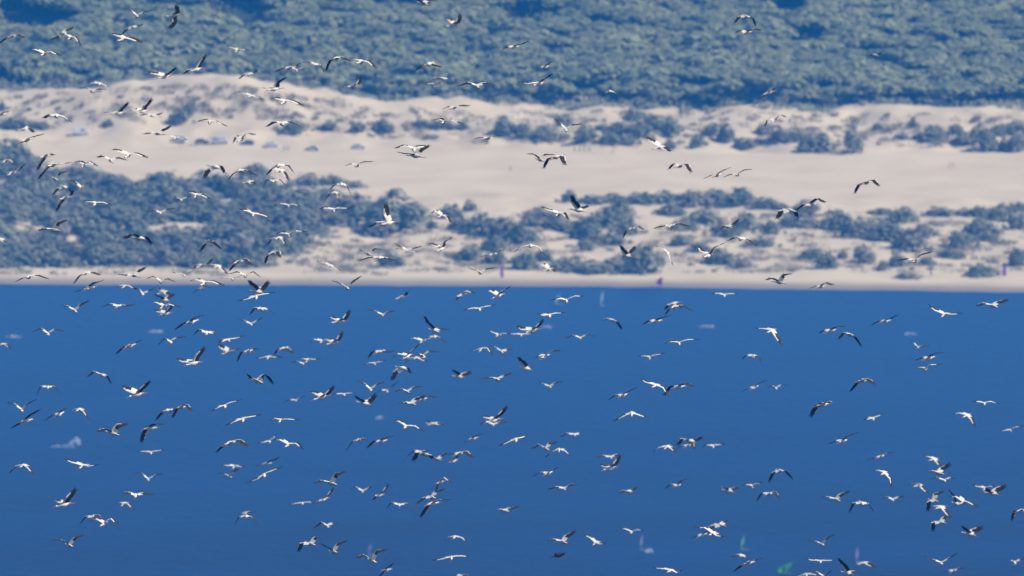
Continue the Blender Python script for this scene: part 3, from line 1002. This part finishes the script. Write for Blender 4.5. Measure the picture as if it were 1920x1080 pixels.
def vehicle(name, px, py, outline, glass_out, w, color, rz, label, cat):
    p = on_ground(px, py)
    t_ = empty(name, (p.x, p.y, ground_z(p.x, p.y)), rz)
    tag(t_, label, cat, "vehicles parked on the sand")
    prism(outline, w, "body", paint(name + "_paint", color), t_)
    xs_ = [q[0] for q in outline]
    wd = prism(glass_out, w + .02, "window", glass, t_, .01)
    for sx in (min(xs_) + .85, max(xs_) - .85):
        for sy in (-1, 1):
            wh = disc(sx, sy * (w / 2 - .1), .34, .34, .22, "wheel", rubber, t_)
            disc(0, sy * .01, 0, .2, .23, "rim", metal, wh)
    for sy in (-1, 1):
        V, Fc = [], []
        box(V, Fc, max(xs_) - .06, max(xs_) + .015, sy * w * .36 - .15, sy * w * .36 + .15, .66, .84)
        link("headlight", mesh("headlight", V, Fc), [lamp_glass], t_)
        V, Fc = [], []
        box(V, Fc, min(xs_) - .02, min(xs_) + .05, sy * w * .4 - .1, sy * w * .4 + .1, .7, .9)
        link("tail_light", mesh("tail_light", V, Fc), [lamp_red], t_)
    return t_
vehicle("parked_van", 151, 253, VAN, VANGLASS, 1.95, (0.75, 0.74, 0.72), .15, "white van parked alone on the sand at the left end of the beach", "van")
vehicle("parked_van", 334, 268, VAN, VANGLASS, 1.9, (0.72, 0.70, 0.68), 3.0, "pale van on the sand, left end of the row of parked vehicles", "van")
vehicle("parked_car", 378, 269, CAR, CARGLASS, 1.8, (0.10, 0.12, 0.17), .1, "dark blue-grey car parked against the pale motorhome on the sand", "car")
vehicle("motorhome", 412, 269, [(x * .9, z * .8) for x, z in MOTORHOME], [(x * .9, z * .8) for x, z in MHGLASS], 2.1, (0.70, 0.70, 0.68), .05, "pale motorhome parked beside the dark car on the sand", "motorhome")
vehicle("parked_car", 464, 271, CAR, CARGLASS, 1.75, (0.16, 0.16, 0.24), 3.1, "grey-purple car parked to the right of the motorhome", "car")
vehicle("parked_car", 509, 275, CAR, CARGLASS, 1.75, (0.72, 0.72, 0.70), .2, "small white car standing between the purple car and two walkers", "car")
vehicle("parked_car", 586, 282, CAR, CARGLASS, 1.75, (0.6, 0.58, 0.56), 2.95, "silver car standing alone right of the parked row", "car")
vehicle("parked_car", 672, 279, CAR, CARGLASS, 1.75, (0.52, 0.52, 0.52), .1, "pale grey car, last on the right along the sand track", "car")

skin = mat("skin", (0.45, 0.28, 0.2), 0.6)
hair = mat("dark_hair", (0.03, 0.022, 0.018), 0.7)
def person(px, py, shirt, trousers, label, group=None, loc=None, step=.12, rz=0.0):
    """one continuous figure: torso, legs mid-step, arms, neck and head grown from a skeleton"""
    if loc is None:
        p = on_ground(px, py); loc = (p.x, p.y, ground_z(p.x, p.y))
    J = [(0, 0, .93, .15), (0, 0, 1.15, .145), (0, 0, 1.40, .16), (0, 0, 1.5, .06), (0, .01, 1.6, .085), (0, .02, 1.70, .085),
         (-.09, 0, .88, .1), (-.1, step, .5, .065), (-.1, step * 1.1, .08, .045), (-.1, step * 1.1 + .16, .04, .035),
         (.09, 0, .88, .1), (.1, -step * .6, .5, .065), (.1, -step * 2, .08, .045), (.1, -step * 2 + .16, .04, .035),
         (-.2, 0, 1.4, .06), (-.25, -.06, 1.13, .045), (-.26, .03, .88, .035), (-.26, .06, .78, .03),
         (.2, 0, 1.4, .06), (.25, .05, 1.13, .045), (.26, .12, .89, .035), (.26, .15, .79, .03)]
    E_ = [(0, 1), (1, 2), (2, 3), (3, 4), (4, 5), (0, 6), (6, 7), (7, 8), (8, 9), (0, 10), (10, 11), (11, 12), (12, 13), (2, 14), (14, 15), (15, 16), (16, 17), (2, 18), (18, 19), (19, 20), (20, 21)]
    me = bpy.data.meshes.new("person")
    me.from_pydata([j[:3] for j in J], E_, [])
    o = link("person", me)
    sk = o.modifiers.new("skin", 'SKIN')
    for k, j in enumerate(J): me.skin_vertices[0].data[k].radius = (j[3], j[3] * .8)
    me.skin_vertices[0].data[0].use_root = True
    sb = o.modifiers.new("soft", 'SUBSURF'); sb.levels = 1; sb.render_levels = 1
    m = mat("clothed_figure", shirt, .85)
    tt = m.node_tree; tcn = nd(m, 'ShaderNodeTexCoord'); spz = nd(m, 'ShaderNodeSeparateXYZ'); cr = nd(m, 'ShaderNodeValToRGB')
    tt.links.new(tcn.outputs['Object'], spz.inputs[0])
    mrz = nd(m, 'ShaderNodeMath', operation='DIVIDE'); mrz.inputs[1].default_value = 1.8
    tt.links.new(spz.outputs[2], mrz.inputs[0]); tt.links.new(mrz.outputs[0], cr.inputs[0])
    cr.color_ramp.interpolation = 'CONSTANT'
    els = cr.color_ramp.elements
    els[0].position = 0; els[0].color = (*trousers, 1)
    els[1].position = .53; els[1].color = (*shirt, 1)
    e3 = els.new(.835); e3.color = (0.45, 0.28, 0.2, 1)
    tt.links.new(cr.outputs[0], tt.nodes['Principled BSDF'].inputs['Base Color'])
    me.materials.append(m)
    o.location = loc; o.rotation_euler = (0, 0, rz)
    # hair cap
    V, Fc = [], []
    for i in range(4):
        for q in range(10):
            an = q * math.pi / 5; el = i * math.pi / 7
            V.append((.105 * math.cos(el) * math.cos(an), .015 + .105 * math.cos(el) * math.sin(an), 1.70 + .11 * math.sin(el)))
    for i in range(3):
        for q in range(10): Fc.append((i * 10 + q, i * 10 + (q + 1) % 10, (i + 1) * 10 + (q + 1) % 10, (i + 1) * 10 + q))
    Fc.append(tuple(range(30, 40)))
    link("hair", mesh("hair", V, Fc, smooth=True), [hair], o)
    tag(o, label, "person", group)
    return o
G4 = "walkers in a line on the open sand"
person(1077, 284, (.12, .12, .14), (.05, .05, .07), "person in dark clothes, first from the left of four walkers on the sand", G4, rz=1.4)
person(1087, 284, (.30, .24, .22), (.06, .06, .08), "person in a brown top, second from the left of four walkers on the sand", G4, rz=1.4)
person(1096, 284, (.16, .18, .22), (.08, .08, .09), "person in a grey-blue top, third from the left of four walkers on the sand", G4, rz=1.6)
person(1105, 284, (.10, .09, .10), (.09, .07, .06), "person in black, rightmost of four walkers on the sand", G4, rz=1.2)
person(1149, 287, (.28, .27, .26), (.12, .12, .13), "person in grey standing alone right of the four walkers", rz=2)
person(957, 322, (.34, .28, .26), (.2, .18, .17), "person alone on the bare sand below the big back-dune shrubs", rz=.3)
person(533, 283, (.2, .2, .22), (.08, .08, .1), "person in grey, left one of two beside the small white car", rz=2.2)
person(540, 283, (.26, .2, .18), (.07, .07, .08), "person in a brown top, right one of two beside the small white car", rz=1)
person(1780, 315, (.3, .28, .28), (.16, .15, .16), "person in light clothes, left one of a pair on the sand at right", rz=1)
person(1787, 314, (.22, .2, .2), (.1, .1, .1), "person in darker clothes, right one of a pair on the sand at right", rz=1)

def sail_mat(name, c, alpha):
    m = mat(name, c, .4, .4)
    noisy(m, tuple(v * .8 for v in c), c, 1.2)
    m.node_tree.nodes['Principled BSDF'].inputs['Alpha'].default_value = alpha * (.8 if alpha < .9 else 1)
    t_ = m.node_tree; tl = nd(m, 'ShaderNodeBsdfTranslucent'); tl.inputs[0].default_value = (*c, 1); ms = nd(m, 'ShaderNodeMixShader')   # thin cloth lets the sun through
    ms.inputs[0].default_value = .4 * alpha
    t_.links.new(t_.nodes['Principled BSDF'].outputs[0], ms.inputs[1]); t_.links.new(tl.outputs[0], ms.inputs[2]); t_.links.new(ms.outputs[0], t_.nodes['Material Output'].inputs[0])
    return m
boom_m = mat("mast_carbon", (0.04, 0.04, 0.045), .4)
board_m = mat("board_blue", (0.12, 0.2, 0.3), .4)
def tube(A, B, r, name, m, parent):
    A, B = Vector(A), Vector(B); d = (B - A).normalized(); s1 = d.orthogonal().normalized(); s2 = d.cross(s1)
    V = [c + (s1 * math.cos(q * math.pi / 3) + s2 * math.sin(q * math.pi / 3)) * r for c in (A, B) for q in range(6)]
    Fc = [(q, (q + 1) % 6, 6 + (q + 1) % 6, 6 + q) for q in range(6)] + [tuple(range(5, -1, -1)), tuple(range(6, 12))]
    return link(name, mesh(name, V, Fc), [m], parent)
def windsurf(px, py, hgt, wid, color, alpha, label, afloat, rz=0.0, lean=0.0, rider=None):
    if afloat:
        r = ray(px, py); p = EYE + r * (CAM_H / -r.z); loc = (p.x, p.y, 0.05)
    else:
        p = on_ground(px, py); loc = (p.x, p.y, ground_z(p.x, p.y))
    t_ = empty("windsurf_board" if afloat else "windsurf_sail", loc, rz)
    tag(t_, label, "windsurfer" if afloat else "sail", "windsurfers" if afloat else "sails on the beach")
    if afloat:
        O = [(-1.2, 0), (-1.1, .26), (0, .33), (.9, .22), (1.3, 0), (.9, -.22), (0, -.33), (-1.1, -.26)]
        V = [(x, y, 0) for x, y in O] + [(x, y, .12 + .1 * max(0, x) ** 2 * .4) for x, y in O]
        link("board", mesh("board", V, [tuple(range(7, -1, -1)), tuple(range(8, 16))] + [(q, (q + 1) % 8, 8 + (q + 1) % 8, 8 + q) for q in range(8)]), [board_m], t_)
    # a curved, thick sail: luff on the mast, belly to leeward
    V, Fc = [], []
    N1, N2 = 12, 6
    for sd in (-1, 1):
        for i in range(N1 + 1):
            u = i / N1
            chord = wid * (math.sin(math.pi * min(1, .16 + .78 * u)) ** .7) * (1 - .35 * u)
            for k in range(N2 + 1):
                v = k / N2
                V.append((-chord * v + .12 * u + lean * u * hgt, .22 * math.sin(math.pi * v) * (1 - .5 * u) + sd * .012, .25 + u * (hgt - .25)))
    nV = (N1 + 1) * (N2 + 1)
    for i in range(N1):
        for k in range(N2):
            a_ = i * (N2 + 1) + k
            Fc.append((a_, a_ + 1, a_ + N2 + 2, a_ + N2 + 1)); Fc.append((nV + a_, nV + a_ + N2 + 1, nV + a_ + N2 + 2, nV + a_ + 1))
    link("sail", mesh("sail", V, Fc, smooth=True), [sail_mat("sail_cloth", color, alpha)], t_)
    tube((0, 0, .1), (.12 + lean * hgt, 0, hgt + .03), .03, "mast", boom_m, t_)
    for sd in (-1, 1):
        tube((.05 + lean * 1.35, 0, 1.35), (-wid * .95 + lean * 1.35, .1 + .22 * sd, 1.3), .02, "boom", boom_m, t_)
    return t_
windsurf(944, 522, 3.9, 1.25, (.42, .16, .52), .95, "purple sail standing upright on the sand above the shoreline", False, .5, -.08)
windsurf(1241, 537, 2.6, 2.0, (.65, .2, .62), .95, "squat purple sail at the edge of the water", False, .1)
windsurf(1747, 518, 3.3, .9, (.34, .12, .34), .95, "thin dark purple sail standing on the sand at right", False, 1.0, -.1)
windsurf(1886, 519, 4.0, 1.5, (.36, .17, .55), .95, "violet sail standing on the sand below the shrubs at far right", False, .4)
WS = [(1051, 572, 3.2, 1.9, (.5, .75, .85), .55, .2, 0, "windsurf board with a pale cyan sail just off the shoreline"),
      (1130, 575, 4.4, 1.3, (.6, .7, .85), .5, 1.0, .05, "windsurf board with a narrow pale blue sail just off the shoreline"),
      (1205, 1032, 3.8, 1.0, (.6, .48, .6), .45, .8, 0, "windsurf board with a pale pinkish sail low in the photo"),
      (1396, 1032, 3.6, 1.1, (.3, .7, .42), .8, .5, 0, "windsurf board with an upright sea-green sail"),
      (1474, 1076, 2.7, 2.8, (.25, .85, .2), .95, .1, .55, "windsurf board with a bright green sail leaning over"),
      (1611, 1056, 4.0, 1.2, (.55, .38, .7), .5, .8, -.1, "windsurf board with a violet sail behind a low stork"),
      (696, 1042, 2.8, 1.2, (.55, .38, .7), .45, .8, 0, "windsurf board with a mauve sail near the bottom edge")]
wet = mat("wetsuit", (.03, .03, .035), .6)
for px, py, hg, wd_, c, al, rz, ln, lbl in WS:
    t_ = windsurf(px, py, hg, wd_, c, al, lbl, True, rz, ln)
    lx = Vector((-.55, -.35, .14)); lx.rotate(t_.rotation_euler)
    person(0, 0, (.03, .03, .04), (.03, .03, .04), "person in a wetsuit on the " + lbl.replace("windsurf board with ", "board with ").split(" near")[0].split(" just")[0].split(" low")[0].split(" behind")[0], "windsurf riders", Vector(t_.location) + lx, .1, rz)

# ------------------------------------------------------------------ foam of breaking crests
foam = mat("foam", (.85, .87, .9), .8)
t = foam.node_tree; tcf = nd(foam, 'ShaderNodeTexCoord'); nf = nd(foam, 'ShaderNodeTexNoise'); nf.inputs['Scale'].default_value = 1.1; nf.inputs['Detail'].default_value = 5
mrf = nd(foam, 'ShaderNodeMapRange'); mrf.inputs[1].default_value = .38; mrf.inputs[2].default_value = .72; mrf.inputs[4].default_value = .42
t.links.new(tcf.outputs['Object'], nf.inputs['Vector']); t.links.new(nf.outputs[0], mrf.inputs[0]); t.links.new(mrf.outputs[0], t.nodes['Principled BSDF'].inputs['Alpha'])
FOAM = [(140, 834, 26, 10), (118, 838, 40, 4), (143, 828, 12, 9), (292, 623, 24, 5), (1325, 613, 28, 3), (1706, 627, 20, 4), (712, 785, 15, 5), (25, 632, 28, 2.5), (1025, 614, 18, 3), (1217, 1035, 12, 6)]
V, Fc = [], []
for px, py, w, h_ in FOAM:
    r = ray(px, py); p = EYE + r * (CAM_H / -r.z); s = F / (p - EYE).length
    W, Hh = w / s, h_ / s
    for k in range(int(10 + w)):
        u = random.uniform(-1, 1); e = (1 - u * u)
        cx, cy, cz = p.x + u * W / 2, p.y + random.uniform(-.8, .8), Hh * e * random.uniform(0, .85)
        rr = random.uniform(.12, .34)
        b0 = len(V)
        for q in range(6): V.append((cx + rr * 1.7 * math.cos(q * 1.047), cy - rr * .3, cz + rr * .8 * math.sin(q * 1.047)))
        V.append((cx, cy - rr, cz + rr * .3)); V.append((cx, cy + rr, cz))
        for q in range(6): Fc += [(b0 + q, b0 + (q + 1) % 6, b0 + 6), (b0 + (q + 1) % 6, b0 + q, b0 + 7)]
tag(link("sea_foam", mesh("sea_foam", V, Fc, smooth=True), [foam]), "white foam of small breaking crests on the blue sea", "foam", kind='stuff')

# ------------------------------------------------------------------ the air between the camera and the far shore
V, Fc = [], []
box(V, Fc, -4600, 4600, -1600, 8900, -8.5, 440)
air = bpy.data.materials.new("haze"); air.use_nodes = True
nt = air.node_tree; nt.nodes.remove(nt.nodes['Principled BSDF'])
pv = nt.nodes.new('ShaderNodeVolumePrincipled')
pv.inputs['Color'].default_value = (0.03, 0.328, 0.95, 1)
pv.inputs['Density'].default_value = 0.9e-4
pv.inputs['Anisotropy'].default_value = 0.0
nt.links.new(pv.outputs[0], nt.nodes['Material Output'].inputs['Volume'])
hz = link("haze", mesh("haze", V, Fc), [air])
tag(hz, "thin blue haze over the bay", "haze", kind='stuff')
